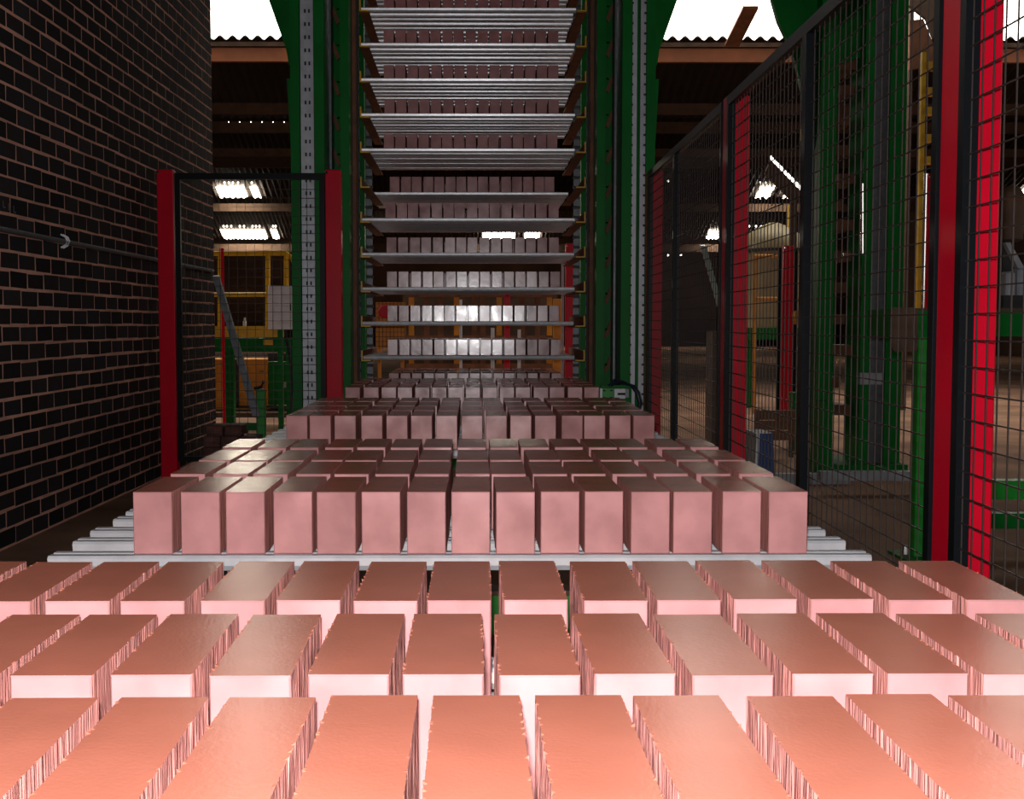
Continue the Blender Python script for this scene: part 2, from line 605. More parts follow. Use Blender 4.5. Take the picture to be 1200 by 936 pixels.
def brick_mesh(name, seed, hi):
    """clay brick: origin at the bottom front left corner; ragged wire-cut long sides"""
    r = random.Random(seed)
    bm = bmesh.new()
    n = 90 if hi else 14
    nz = 4 if hi else 2
    c = .0016
    ys = [c + (BLn - 2 * c) * i / n for i in range(n + 1)]

    def side(x, sg):
        cols = []
        for i, y in enumerate(ys):
            col = []
            tooth = 0
            if hi and r.random() < .07:
                tooth = r.uniform(.0003, .0018)
            g = r.uniform(-.0005, .0002)
            for k in range(nz + 1):
                z = BH * k / nz
                dx = g + r.uniform(-.0003, .0003)
                if k == nz:
                    dx = r.uniform(-.0004, .0002) + tooth * .5
                    z += tooth * .9 if i not in (0, n) else 0
                if i in (0, n):
                    dx = -.0004
                col.append(bm.verts.new((x + sg * dx, y, z)))
            cols.append(col)
        return cols
    Lc, Rc = side(0, -1), side(BW, 1)
    # inner top rim keeps the top face flat
    tl = [bm.verts.new((.0022, y, BH)) for y in ys]
    tr_ = [bm.verts.new((BW - .0022, y, BH)) for y in ys]

    def F(vs, m):
        f = bm.faces.new(vs)
        f.material_index = m
        return f
    for i in range(n):
        for k in range(nz):
            F((Lc[i][k], Lc[i][k + 1], Lc[i + 1][k + 1], Lc[i + 1][k]), 2)
            F((Rc[i][k], Rc[i + 1][k], Rc[i + 1][k + 1], Rc[i][k + 1]), 2)
        F((Lc[i][nz], tl[i], tl[i + 1], Lc[i + 1][nz]), 0)
        F((tr_[i], Rc[i][nz], Rc[i + 1][nz], tr_[i + 1]), 0)
        F((tl[i], tr_[i], tr_[i + 1], tl[i + 1]), 0)
        F((Lc[i][0], Lc[i + 1][0], Rc[i + 1][0], Rc[i][0]), 1)
    for e, y in ((0, 0.0), (n, BLn)):
        ring = [Lc[e][k] for k in range(nz + 1)] + [tl[e], tr_[e]] + [Rc[e][k] for k in range(nz, -1, -1)]
        inner = [bm.verts.new((min(max(v.co.x, c), BW - c), y, min(max(v.co.z, c), BH - c))) for v in ring]
        k = len(ring)
        for i in range(k):
            j = (i + 1) % k
            F((ring[i], ring[j], inner[j], inner[i]), 1)
        F(inner, 1)
    bmesh.ops.recalc_face_normals(bm, faces=bm.faces)
    me = bpy.data.meshes.new(name)
    bm.to_mesh(me)
    bm.free()
    for m in ('clay_top', 'clay_end', 'clay_side'):
        me.materials.append(M[m])
    return me


HI = [brick_mesh('clay_brick', i, True) for i in range(6)]
LO = [brick_mesh('clay_brick', 50 + i, False) for i in range(5)]
br = random.Random(21)
leftover = MB()


def stuff_brick(x, y, z):
    leftover.box(x, x + BW, y, y + BLn, z, z + BH, [1, 0, 1, 1, 2, 2])


def brick(x, y, z, hi, label, group):
    o = put('clay_brick', (HI if hi else LO)[br.randrange(6 if hi else 5)], (x, y, z), br.uniform(-.012, .012))
    tag(o, label, 'brick', group)
    return o


ROWN = ['front row', 'second row', 'third row', 'back row']
TOPZ = LT + .001
ytop = lambda y: (LT + BH - CAMZ) / ((at(560, y, 1).z - CAMZ))   # depth of a brick-top edge seen at pixel row y

P0_rows = [ytop(816) - BLn - .264, ytop(816) - BLn, ytop(793), ytop(704.7)]
PP = .0765
P0_x0 = [-.575, px(504.7, ytop(816)) - 7 * PP, px(468.7, ytop(793)) - 7 * PP, px(501.3, ytop(704.7)) - 7 * PP]
P1_rows = [ytop(577), ytop(555.8), ytop(539.5), ytop(524.5)]
P1_px = [151.7, 208.3, 261.3, 317.5, 369.2, 422, 475.8, 528.3, 581.3, 634.2, 686.3, 741, 791, 849.6, 903.8]
P2_rows = [3.72, 3.955, 4.19, 4.43]
P2_px = [334, 361.6, 391, 422.4, 452, 481, 510.7, 540.5, 569, 598, 627, 658.5, 685, 715, 743]
P3_rows = [5.41, 5.65, 5.89, 6.13]
P3_px = [404, 426, 446.7, 465.5, 486, 506, 525.5, 545.5, 565.6, 585.6, 604.3, 625.5, 644.3, 665.6, 685]
groups = ['the nearest brick group', 'the second brick group', 'the third brick group', 'the fourth brick group']
shortg = ['bricks in the nearest group', 'bricks in the second group', 'bricks in the third group', 'bricks in the fourth group']
for g, rows in enumerate((P0_rows, P1_rows, P2_rows, P3_rows)):
    laths(rows, LT, 'under ' + groups[g], 'laths under ' + groups[g])
    for ri, d in enumerate(rows):
        vis = []
        for i in range(15):
            if g == 0:
                X = P0_x0[ri] + i * PP + br.uniform(-.0025, .0025)
            else:
                X = px((P1_px, P2_px, P3_px)[g - 1][i], rows[0]) + (br.uniform(-.004, .004) if ri else 0)
            y = d + br.uniform(-.003, .003)
            ok = True
            if g == 0:
                a, b = proj((X, y + BLn, LT + BH)), proj((X + BW, y + BLn, LT + BH))
                if ri == 0 or b[0] < 2 or a[0] > 1198:
                    ok = False
            if ok:
                vis.append((X, y))
            else:
                stuff_brick(X, y, TOPZ)
        for k, (X, y) in enumerate(vis):
            side = ORD[k] + ' from left' if k < 8 else ('rightmost' if k == len(vis) - 1 else ORD[len(vis) - 1 - k] + ' from right')
            if k == 0:
                side = 'leftmost'
            if g == 0:
                rn = ['', 'nearest row', 'middle row', 'back row'][ri]
            else:
                rn = ROWN[ri]
            col = ['orange-pink moist', 'pink moist', 'mauve-pink moist', 'dull mauve moist'][g]
            brick(X, y, TOPZ, g == 0, '%s clay brick, %s in %s of %s' % (col, side, rn, groups[g]), shortg[g])

# ================================================================== ELEVATOR
EL = 7.87                                   # front of the fingers
DZ = 40.3 / F * EL
Z0 = pz(423, EL)
ELAB = 'tall green brick elevator with rows of rust-brown fingers holding laths'
el = thing('brick_elevator', ELAB, 'elevator', (-.02, 7.9, 0))
ETOP = 4.6
XC = px(554.5, 7.55)


def mir(x):
    return 2 * XC - x


for sgn in (0, 1):
    mx = (lambda v: v) if sgn == 0 else mir

    def bx(x0, x1, y0, y1, z0, z1, name, m, parent=el, D=7.55):
        a, b = sorted((mx(px(x0, D)), mx(px(x1, D))))
        return MB().box(a, b, y0, y1, z0, z1).build(name, M[m], parent)
    col = bx(344, 354.5, 7.5, 7.8, 0, ETOP, 'column_flange', 'green')
    bx(371.5, 382.5, 7.5, 7.8, 0, ETOP, 'column_flange', 'green')
    bx(354.5, 371.5, 7.56, 7.6, 0, ETOP, 'column_web', 'green')
    if sgn == 0:
        st = bx(355.5, 370.5, 7.515, 7.53, .25, ETOP, 'slotted_strip', 'alu')
        hm = MB()
        z = .3
        while z < 3.2:
            for xx, hw in ((360.5, 1.1), (365.2, 1.0)):
                a = px(xx, 7.52)
                hm.box(a - hw * .005, a + hw * .005, 7.511, 7.514, z, z + .022)
            z += .077
        o = hm.build('slot', M['dark'], st)
        o['kind'] = 'stuff'
    else:
        st = None
        for (u, v) in ((355, 361.2), (365.2, 370.5)):
            st = bx(u, v, 7.515, 7.53, .25, ETOP, 'slotted_strip', 'alu')
            hm = MB()
            z = .3
            while z < 3.2:
                a = mir(px(v if u > 360 else u, 7.52))
                hm.box(a - .008, a + .008, 7.510, 7.514, z, z + .012)
                z += .06
            hm.build('slot', M['dark'], st)['kind'] = 'stuff'
    bx(385.5, 400, 7.86, 7.9, 0, ETOP, 'back_plate', 'green')
    bx(384.5, 387, 7.7, 7.85, 0, ETOP, 'guide_bar', 'chain')
    bx(398, 400, 7.7, 7.85, 0, ETOP, 'guide_bar', 'chain')
    bx(400, 410, 7.58, 7.72, 0, ETOP, 'column_flange', 'green')
    bx(410.5, 414.5, 7.76, 7.84, 0, ETOP, 'guide_strip', 'rust')
    bx(407, 416, 7.86, 7.89, 0, ETOP, 'back_strip', 'dark')
    u_, v_ = sorted((mx(px(411, 9.2)), mx(px(430, 9.2))))
    MB().box(u_, v_, 9.21, 9.24, 0, ETOP).build('rear_plate', M['dark'], el)
    # rear columns
    Xr = px(424, 9.15) if sgn == 0 else mir(px(424, 9.15))
    MB().box(Xr - .03, Xr + .03, 9.1, 9.2, 0, ETOP).build('rear_column', M['green'], el)
    # chains
    for D, xx in ((7.93, 418.5), (8.85, 433.5)):
        X = mx(px(xx, D))
        mb = MB()
        z = .35
        mb.box(X - .008, X + .008, D + .004, D + .02, .3, ETOP)
        while z < 3.3:
            mb.box(X - .021, X + .021, D - .006, D + .004, z, z + .046)
            mb.tube([(X - .025, D - .004, z + .058), (X + .025, D - .004, z + .058)], .011, 6)
            z += .070
        mb.build('carrier_chain', M['chain'], el)
    # fingers: angle irons with yellow-painted tips
    for k in range(-1, 13):
        zb = Z0 + k * DZ
        Xo = mx(px(423.3, EL))
        Xi = mx(px(434, EL))
        t = .006
        s = 1 if Xi > Xo else -1
        mb = MB()
        a, b = sorted((Xo, Xi))
        mb.box(a, b, EL + .03, EL + 1.2, zb, zb + t)
        a, b = sorted((Xo, Xo + s * t))
        mb.box(a, b, EL + .03, EL + 1.2, zb + t, zb + .066)
        f = mb.build('finger', M['rust'], el)
        mb = MB()
        a, b = sorted((Xo - s * .001, Xi + s * .001))
        mb.box(a, b, EL, EL + .0295, zb - .001, zb + t + .001)
        a, b = sorted((Xo - s * .001, Xo + s * (t + .001)))
        mb.box(a, b, EL, EL + .0295, zb + t + .001, zb + .068)
        mb.build('finger_tip', M['yellow'], f, label='yellow painted finger tip')
        # bolt beside the tip and brown guide lug on the back plate
        X = mx(px(420.5, EL))
        MB().lathe((0, 0, 0), [(.007, -.004), (.009, 0), (.007, .004)], 8).build('bolt_head', M['chrome'], f).location = (X, EL + .035, zb + .05)
        xl = mx(px(394.5, 7.8))
        zl = zb - .045 + (0.02 if sgn else 0)
        lug = MB()
        lug.prism([(xl - .035, 7.83, zl + .07), (xl - .012, 7.83, zl + .07), (xl + .03, 7.83, zl - .03), (xl + .012, 7.83, zl - .05)] if not sgn else
                  [(xl + .035, 7.83, zl + .07), (xl + .012, 7.83, zl + .07), (xl - .03, 7.83, zl - .03), (xl - .012, 7.83, zl - .05)], (0, .02, 0))
        lg = lug.build('guide_lug', M['rust'], el)
        MB().lathe((0, 0, 0), [(.006, -.005), (.009, 0), (.006, .005)], 8).build('bolt_head', M['chrome'], lg).location = (mx(px(398.5, 7.7)), 7.69, zl + .01)
    # gusset plates
    D = 7.62
    P = lambda x, y: Vector((mx(at(x, y, D).x), D, at(x, y, D).z))
    MB().prism([P(344, -120), P(288, -120), P(315, 0), P(335.5, 58), P(338, 74), P(341.5, 80), P(344, 104)], (0, .05, 0)).build('gusset_plate', M['green'], el)
    MB().prism([P(344, 92), P(336, 92), P(342.5, 205), P(344, 205)], (0, .05, 0)).build('stiffener_plate', M['green'], el)
XL, XR = px(344, 7.55), mir(px(344, 7.55))
MB().box(XL - .25, XR + .25, 7.5, 7.8, ETOP, ETOP + .25).build('top_beam', M['green'], el)
MB().box(XL - .25, XR + .25, 9.05, 9.25, ETOP, ETOP + .25).build('top_beam', M['green'], el)

# pallets on the elevator
BX = [451.5 + (i * 13.63) for i in range(15)]
for k in range(-1, 12):
    zt = Z0 + k * DZ + .0065 + LH
    off = .43 if k == 5 else 0.0
    rows = [8.02 + off + .243 * i for i in range(4)]
    nshelf = k + 2
    where = 'on the %s elevator shelf from bottom' % ORD[nshelf - 1] if nshelf > 1 else 'on the lowest elevator shelf'
    lr_rows = [r - .10 for r in rows] if k != 5 else rows
    laths(lr_rows, zt, where, 'laths on the elevator shelves')
    xo = px((455, 454, 453, 453.5, 452.5, 451, 452, 450, 451, 450.5, 450, 450.5, 450)[k + 1], 8.02) + .004
    for ri, d in enumerate(rows):
        for i in range(15):
            X = xo + i * .0750 + br.uniform(-.0035, .0035)
            y = d + br.uniform(-.004, .004)
            if ri == 0 and k <= 3:
                side = 'leftmost' if i == 0 else 'rightmost' if i == 14 else ORD[i] + ' from left' if i < 8 else ORD[14 - i] + ' from right'
                brick(X, y, zt + .001, False, 'dull mauve clay brick, %s in front %s' % (side, where), 'bricks on the elevator shelves')
            else:
                stuff_brick(X, y, zt + .001)
o = leftover.build('stacked_clay_brick', [M['clay_top'], M['clay_end'], M['clay_side']])
tag(o, 'further rows of dull clay bricks on the upper elevator shelves', 'bricks', kind='stuff')

# sensor block with cable at the right of the far brick group
sb = thing('valve_block', 'small green valve block with white cylinder beside the elevator foot', 'valve', (px(720, 7.0), 7.0, .5))
D = 7.0
MB().box(px(703.5, D), px(706, D), D - .01, D + .05, pz(468, D), pz(455, D)).build('end_plate', M['white'], sb)
MB().box(px(706, D), px(720, D), D, D + .05, pz(468, D), pz(455, D)).build('body', M['bgreen'], sb)
for x in (708, 716.5):
    for y in (457.5, 465.5):
        MB().lathe((0, 0, 0), [(.006, -.004), (.009, 0), (.006, .004)], 8).build('bolt', M['chrome'], sb).location = at(x, y, D - .008)
MB().box(px(720.3, D), px(733, D), D - .01, D + .04, pz(467, D), pz(462.8, D)).build('cylinder_half', M['white'], sb)
MB().box(px(720.3, D), px(733, D), D - .01, D + .04, pz(460.2, D), pz(455.5, D)).build('cylinder_half', M['white'], sb)
MB().box(px(720.3, D), px(724, D), D - .01, D + .04, pz(462.8, D), pz(460.2, D)).build('cylinder_base', M['white'], sb)
MB().tube([at(724.5, 461.5, D + .01), at(737, 461.5, D + .01)], .009, 8).build('piston_rod', M['dark'], sb, True)
MB().box(px(733.3, D), px(737.5, D), D, D + .03, pz(466, D), pz(456, D)).build('rod_guide', M['grey'], sb)
MB().box(px(706, D), px(742, D), D + .052, D + .10, .02, pz(452, D)).build('mount_post', M['green'], sb)
for k, (dx, dy) in enumerate(((0, 0), (3, 2))):
    pts = [(713 + dx, 452), (720 + dx, 445 + dy), (730, 447 + dy), (740 + dx, 452), (746 + dx, 460), (749 + dx, 472), (746, 484 + dy)]
    c = MB().tube([at(x, y, D - .05 + .01 * k) for x, y in pts], .008, 6).build('hose', M['cable'], sb, True)

# ================================================================== FENCES
WZ0, WZ1 = .12, CAMZ + .852


def fence_panel(label, A, B, mids=(), zt=WZ1, z0=WZ0, group='black mesh fence panels'):
    """panel from A to B (x, y): black tube frame and welded wire mesh; local x along the panel"""
    A, B = Vector((*A, 0)), Vector((*B, 0))
    L = (B - A).length
    ang = math.atan2((B - A).y, (B - A).x)
    t = thing('mesh_fence', label, 'fence panel', A, group, ang)
    Mx = Matrix.Translation(A) @ Matrix.Rotation(ang, 4, 'Z')

    def bar(name, x0, x1, za, zb, d0=-.014, d1=.014):
        mb = MB().obox(Mx, x0, x1, d0, d1, za, zb)
        return mb.build(name, M['black'], t)
    bar('frame_upright', 0, .03, z0, zt)
    bar('frame_upright', L - .03, L, z0, zt)
    bar('frame_rail', .03, L - .03, zt - .035, zt)
    bar('frame_rail', .03, L - .03, z0, z0 + .03)
    for m in mids:
        bar('stiffener', m - .022, m + .022, z0 + .03, zt - .035)
    mb = MB()
    r = .0013
    x = .05
    while x < L - .03:
        mb.obox(Mx, x - r, x + r, -r, r, z0 + .02, zt - .02)
        x += .05
    z = z0 + .06
    while z < zt - .04:
        mb.obox(Mx, .015, L - .015, r, 3 * r, z - r, z + r)
        z += .05
    o = mb.build('wire_mesh', M['wire'], t)
    o['kind'] = 'stuff'
    return t


def fence_post(label, x0, x1, y0, y1, zt, group='red fence posts'):
    t = thing('fence_post', label, 'post', ((x0 + x1) / 2, (y0 + y1) / 2, 0), group)
    MB().cham(x0, x1, y0, y1, .01, zt, .004).build('tube', M['red'], t)
    MB().box(x0 - .04, x1 + .04, y0 - .04, y1 + .04, 0, .01).build('base_plate', M['black'], t)
    MB().box(x0 + .006, x1 - .006, y0 + .006, y1 - .006, zt, zt + .004).build('cap', M['dark'], t)
    MB().lathe((0, 0, 0), [(.008, -.008), (.011, 0), (.008, .008)], 8).build('bolt', M['chrome'], t).location = (x0 + .01, y0 - .012, zt - .02)
    return t


# left panel, square across the aisle
DL = 7.1
fence_post('red square fence post close to the brick wall', px(186, DL), px(205, DL), DL, DL + .08, CAMZ + .877)
fence_post('red square fence post beside the left elevator column', px(382, DL), px(400.5, DL), DL, DL + .08, CAMZ + .877)
fence_panel('black framed mesh panel between the two left red posts', (px(206, DL), DL + .03), (px(381, DL), DL + .03), zt=CAMZ + .860)

# right fence along the conveyor
fx = lambda d: .952 + .0128 * (d - 3.27)
posts = [(2.388, 2.484, 'large red fence post nearest the viewpoint on the right'), (4.70, 4.79, 'red fence post midway along the right mesh fence'),
         (7.0, 7.09, 'red fence post at the far end of the right mesh fence'), (.06, .15, 'red fence post out of sight beside the viewpoint')]
for a, b, lab in posts[:3]:
    fence_post(lab, fx(a) - .008, fx(a) + .074, a, b, WZ1 + .008)
fence_panel('mesh fence panel at the right edge, nearest the viewpoint', (fx(.3), .3), (fx(2.38), 2.38), mids=(1.0,))
fence_panel('mesh fence panel between the large red post and the middle red post', (fx(2.49), 2.49), (fx(4.69), 4.69), mids=(1.06,))
fence_panel('mesh fence panel between the middle red post and the far red post', (fx(4.80), 4.80), (fx(6.98), 6.98), mids=(1.22,))

# ================================================================== LEFT BACKGROUND
D = 11.0
gr = thing('guard_rail', 'yellow tubular guard rail on the platform behind the left fence', 'railing', at(300, 390, D))
MB().tube([at(200, 297, D), at(335, 296.5, D), at(343, 303, D), at(350, 320, D)], .023, 8).build('top_rail', M['yellow'], gr, True)
MB().tube([at(200, 345.5, D), at(313, 345, D)], .02, 8).build('mid_rail', M['yellow'], gr, True)
for x in (314, 335.5, 258):
    MB().tube([at(x, 297, D), at(x, 384, D)], .022, 8).build('upright', M['yellow'], gr, True)
MB().box(px(200, D), px(332, D), D - .03, D + .03, pz(395, D), pz(382, D)).build('toe_board', M['yellow'], gr)
MB().box(px(310, D), px(321, D), D - .066, D - .041, pz(404, D), pz(398, D)).build('bracket', M['yellow'], gr)
pb = thing('platform', 'green steel platform under the yellow guard rail', 'platform', at(300, 410, D))
MB().box(px(180, D), px(345, D), D - .04, D + .4, pz(412, D), pz(396.5, D)).build('beam', M['green'], pb)
for x in (265, 338):
    MB().box(px(x, D) - .04, px(x, D) + .04, D + .1, D + .2, 0, pz(412, D)).build('leg', M['green'], pb)
MB().lathe(at(287, 382, D - .0), [(.016, 0), (.018, .006), (.018, .04), (.008, .055), (.008, .075)], 12).build('bottle', M['glass'], None, True)
tag(bpy.data.objects['bottle'], 'small clear bottle standing on the yellow toe board', 'bottle')

D = 9.6
eb = thing('control_box', 'white electrical control box behind the left mesh panel', 'control box', at(329, 386, D))
MB().cham(px(314, D), px(345, D), D, D + .15, pz(386, D), pz(334.5, D), .008).build('housing', M['white'], eb)
MB().box(px(316, D), px(343, D), D - .008, D - .0005, pz(383.5, D), pz(337, D)).build('door', M['white'], eb)
MB().box(px(340, D), px(341.5, D), D - .014, D - .009, pz(364, D), pz(356, D)).build('latch', M['dark'], eb)
MB().tube([at(334, 387, D + .05), at(336, 400, D + .05), at(341, 425, D + .05), at(342, 455, D + .05), at(341, 482, D + .05)], .012, 6).build('cable', M['cable'], eb, True)
MB().box(px(325, D + .16), px(331, D + .16), D + .16, D + .2, 0, pz(336, D)).build('stand', M['green'], eb)

D = 12.4
oc = thing('orange_cabinet', 'orange machine cabinet with black door frame behind the left mesh', 'cabinet', at(288, 480, D))
MB().box(px(225, D), px(313, D), D, D + .6, pz(480, D), pz(421, D)).build('body', M['orange'], oc)
MB().box(px(276, D), px(279.5, D), D - .02, D - .001, pz(477, D), pz(421, D)).build('door_frame', M['dark'], oc)
MB().box(px(276, D), px(340, D), D - .02, D - .001, pz(478, D), pz(475, D)).build('door_frame', M['dark'], oc)
MB().box(px(304, D), px(309, D), D - .03, D - .001, pz(436, D), pz(434.5, D)).build('handle', M['chrome'], oc)
MB().box(px(225, D), px(345, D), D - .3, D + .5, 0, pz(481, D)).build('plinth', M['dusty'], oc)
dc = thing('green_cabinet', 'dark green machine cabinet beside the orange cabinet', 'cabinet', at(328, 474, D))
MB().box(px(314, D), px(346, D), D + .03, D + .6, pz(474.5, D), pz(424, D)).build('body', M['green'], dc)
MB().box(px(327, D), px(336, D), D + .01, D + .029, pz(454, D), pz(447, D)).build('plate', M['grey'], dc)
MB().box(px(314.5, D), px(345, D), D - .05, D + .029, pz(423, D), pz(414, D)).build('hood', M['dark'], dc)

D = 8.0
gp = thing('stop_post', 'short green post with dark lever behind the left mesh', 'post', at(304, 545, D))
MB().cham(px(299.5, D), px(309.5, D), D, D + .05, .01, pz(456, D), .004).build('tube', M['bgreen'], gp)
MB().box(px(284, D), px(315, D), D - .06, D + .12, 0, .01).build('base_plate', M['green'], gp)
MB().tube([at(298, 455, D + .02), at(306, 453.5, D + .02), at(309, 446, D + .02)], .012, 6).build('lever', M['dark'], gp, True)
MB().box(px(274, D), px(299, D), D + .06, D + .10, pz(505, D), pz(496, D)).build('arm', M['green'], gp)
# loose angle leaning inside the fence
ll = MB()
a, b = at(252.5, 324, 8.35), at(300, 488, 7.75)
ll.prism([a + Vector((-.022, 0, 0)), a + Vector((.022, 0, 0)), b + Vector((.022, 0, 0)), b + Vector((-.022, 0, 0))], (0, .03, 0.01))
o = ll.build('loose_lath', M['grey'])
tag(o, 'grey metal lath leaning diagonally behind the left mesh panel', 'lath')
# old bricks stacked at the wall foot
bs = random.Random(5)
for c in range(4):
    for i in range(3 if c < 3 else 2):
        D = 7.75 + .04 * c
        X = -1.70 + i * .115 + bs.uniform(-.01, .01)
        mb = MB().cham(0, .105, 0, .21, 0, .066, .004)
        o = mb.build('old_brick', M['redbrick'])
        o.location = (X, D + bs.uniform(-.01, .01), c * .067)
        o.rotation_euler = (0, 0, bs.uniform(-.04, .04))
        tag(o, 'old dusty red brick, %s from the wall in the %s course of the corner stack' % (['first', 'second', 'third'][i], ['bottom', 'second', 'third', 'top'][c]), 'brick', 'old bricks stacked at the wall foot')
# red pipe at the wall end
MB().tube([(px(261.5, 8.95), 8.95, 0), (px(261.5, 8.95), 8.95, pz(291, 8.95))], .012, 8).build('red_pipe', M['red'], None, True)
tag(bpy.data.objects['red_pipe'], 'thin red upright pipe at the end of the brick wall', 'pipe')

# ================================================================== BEHIND THE ELEVATOR
D = 11.2
og = thing('orange_guard', 'orange mesh guard with red wheel seen through the elevator', 'guard', at(457, 410, D))
MB().box(px(440, D), px(475, D), D, D + .03, pz(408, D), pz(354, D)).build('panel', M['orange'], og)
mb = MB()
for i in range(9):
    x = px(440 + i * 4.3, D)
    mb.box(x - .002, x + .002, D - .004, D - .0005, pz(408, D), pz(354, D))
for i in range(10):
    z = pz(356 + i * 5.5, D)
    mb.box(px(440, D), px(475, D), D - .008, D - .0045, z - .002, z + .002)
mb.build('mesh_grid', M['dusty'], og)['kind'] = 'stuff'
MB().lathe((0, 0, 0), [(.05, -.02), (.06, -.01), (.06, .01), (.05, .02)], 20).build('wheel', M['red'], og).location = at(451, 365, D - .06)
bpy.data.objects['wheel'].rotation_euler = (R(90), 0, 0)
MB().box(px(442, D), px(446, D), D + .03, D + .07, 0, pz(354, D)).build('leg', M['orange'], og)
MB().box(px(469, D), px(473, D), D + .03, D + .07, 0, pz(354, D)).build('leg', M['orange'], og)
fence_post('red post standing behind the right end of the elevator', px(663, 10.4), px(676, 10.4), 10.4, 10.49, pz(285, 10.4))
for x, ytp, m, lab, D, wd in ((681, 200, 'chain', 'slim grey upright behind the elevator, right of the red post', 10.2, 3.0), (653, 350, 'orange', 'narrow orange upright behind the elevator', 11.5, 4.5),
                              (659.5, 300, 'grey', 'thin grey rod standing left of the red post behind the elevator', 10.6, 1.3), (594.5, 340, 'red', 'dark red upright behind the middle of the elevator', 12.5, 3.2)):
    o = MB().cham(px(x - wd, D), px(x + wd, D), D, D + .06, 0, pz(ytp, D), .004).build('upright', M[m])
    tag(o, lab, 'post')
for x, ytp, r, lab in ((540, 351, .012, 'slim white rod left of centre behind the elevator'), (577.3, 384, .016, 'bright white rod at the centre behind the elevator'), (608.5, 386, .014, 'white rod right of centre behind the elevator')):
    D = 10.3
    t = thing('white_rod', lab, 'rod', (px(x, D), D, 0), 'white rods behind the elevator')
    MB().tube([(px(x, D), D, .015), (px(x, D), D, pz(ytp, D))], r, 10).build('shaft', M['white'], t, True)
    MB().box(px(x, D) - .06, px(x, D) + .06, D - .06, D + .06, 0, .015).build('foot', M['dark'], t)
mr_ = thing('machine_rack', 'dim rust-orange machine frame far behind the elevator', 'machine', at(560, 440, 14))
D = 14.0
for i, x in enumerate((482, 500, 516, 535, 556, 566, 585, 612, 630, 644)):
    MB().box(px(x, D) - .03, px(x, D) + .03, D, D + .08, 0, pz(325, D)).build('upright', M['rust' if i % 3 else 'orange'], mr_)
for y in (428, 395, 345):
    MB().box(px(476, D), px(652, D), D - .03, D - .001, pz(y + 3, D), pz(y - 2, D)).build('rail', M['rust'], mr_)
MB().box(px(470, D), px(655, D), D + .3, D + .4, 0, pz(322, D)).build('back_panel', M['dusty'], mr_)

# ================================================================== RIGHT BACKGROUND
# second green machine behind the fence
D = 7.5
m2 = thing('green_machine', 'tall green machine with grey slotted strip behind the right fence', 'machine', at(1015, 560, D))


def b2(x0, x1, y0, y1, z0, z1, name, m):
    return MB().box(px(x0, D), px(x1, D), y0, y1, z0, z1).build(name, M[m], m2)


b2(958, 976, D, D + .12, 0, 4.6, 'column', 'green')
b2(1009, 1020, D, D + .3, 0, 4.6, 'column', 'green')
b2(1020, 1038, D + .05, D + .09, 0, 4.6, 'slotted_strip', 'chain')
b2(1038.3, 1047, D, D + .3, 0, 4.6, 'column', 'green')
b2(1051, 1064, D + .1, D + .4, 0, 4.6, 'column', 'green')
b2(976.3, 1008.7, D + .55, D + .6, .2, 4.6, 'back_plate', 'green')
for i, y in enumerate((45, 75, 105, 140, 175, 208, 240, 262, 298, 335, 372, 408, 446, 478)):
    x0 = 977 + (i % 3) * 6
    b2(x0, x0 + 16 + (i % 2) * 8, D + .15, D + .45, pz(y + 8, D + .2), pz(y - 4, D + .2), 'finger', 'rust')
mb = MB()
mb.tube([at(1010, 215, D - .03), at(1010, 298, D - .03), at(988, 298, D - .03)], .009, 6)
mb.build('bright_bar', M['chrome'], m2, True)
P = lambda x, y: at(x, y, 7.62)
MB().prism([P(1030, -120), P(890, -120), P(905, 0), P(912, 25), P(925, 52), P(934, 80), P(958, 190), P(975, 190), P(985, 75), P(1030, 60)], (0, .05, 0)).build('gusset_plate', M['green'], m2)
b2(965, 1064, D - .05, D + .5, .0, .06, 'base_frame', 'green')
mb = MB()
b2(958, 972, D - .1, D - .01, .06, .45, 'foot_bracket', 'green')
b2(1003, 1030, D - .1, D - .06, .55, .62, 'cross_tie', 'grey')

# rails on the ground
o = MB().box(px(965, 6.6), px(1100, 6.6), 6.6, 6.66, .07, .12).build('floor_rail', M['grey'])
tag(o, 'grey steel rail lying across the floor behind the right fence', 'rail')
o = MB().box(px(912, 7.0), px(1000, 7.0), 7.0, 7.06, 0, .06).build('floor_rail', M['grey'])
tag(o, 'short grey floor rail close to the green machine foot', 'rail')

# near green press frame right of the fence
D = 4.75
gf = thing('green_press', 'bright green low machine frame right of the mesh fence', 'machine', at(1088, 650, D))
MB().cham(px(1077, D), px(1098, D), D, D + .07, .01, pz(394, D), .004).build('leg', M['bgreen'], gf)
MB().cham(px(1270, D), px(1292, D), D, D + .07, .01, pz(394, D), .004).build('leg', M['bgreen'], gf)
MB().box(px(1060, D), px(1110, D), D - .08, D + .15, 0, .01).build('base_plate', M['green'], gf)
MB().lathe(at(1061, 649, D - .04), [(.01, -.015), (.014, 0), (.010, .035)], 8).build('anchor_bolt', M['chrome'], gf)
MB().box(px(1046, D), px(1300, D), D - .02, D + .3, pz(394, D), pz(362, D)).build('top_beam', M['green'], gf)
MB().box(px(1046, D), px(1300, D), D - .024, D - .0205, pz(364, D), pz(361, D)).build('edge_strip', M['dusty'], gf)
MB().box(px(1100, D), px(1300, D), D - .02, D + .05, pz(585, D), pz(563, D)).build('lower_beam', M['bgreen'], gf)
MB().box(px(1100, D), px(1300, D), D + .1, D + .15, pz(625, D), pz(607, D)).build('lower_beam', M['green'], gf)
mb = MB()
pts = []
cxs, cys = (1051, 1070), (366, 406)
for (x, y, a0) in ((1070, 366, 0), (1051, 366, 90), (1051, 406, 180), (1070, 406, 270)):
    for k in range(4):
        an = R(a0 + k * 30)
        pts.append(at(x + 6 * math.cos(an), y - 6 * math.sin(an), D - .05))
mb.prism(pts, (0, .02, 0))
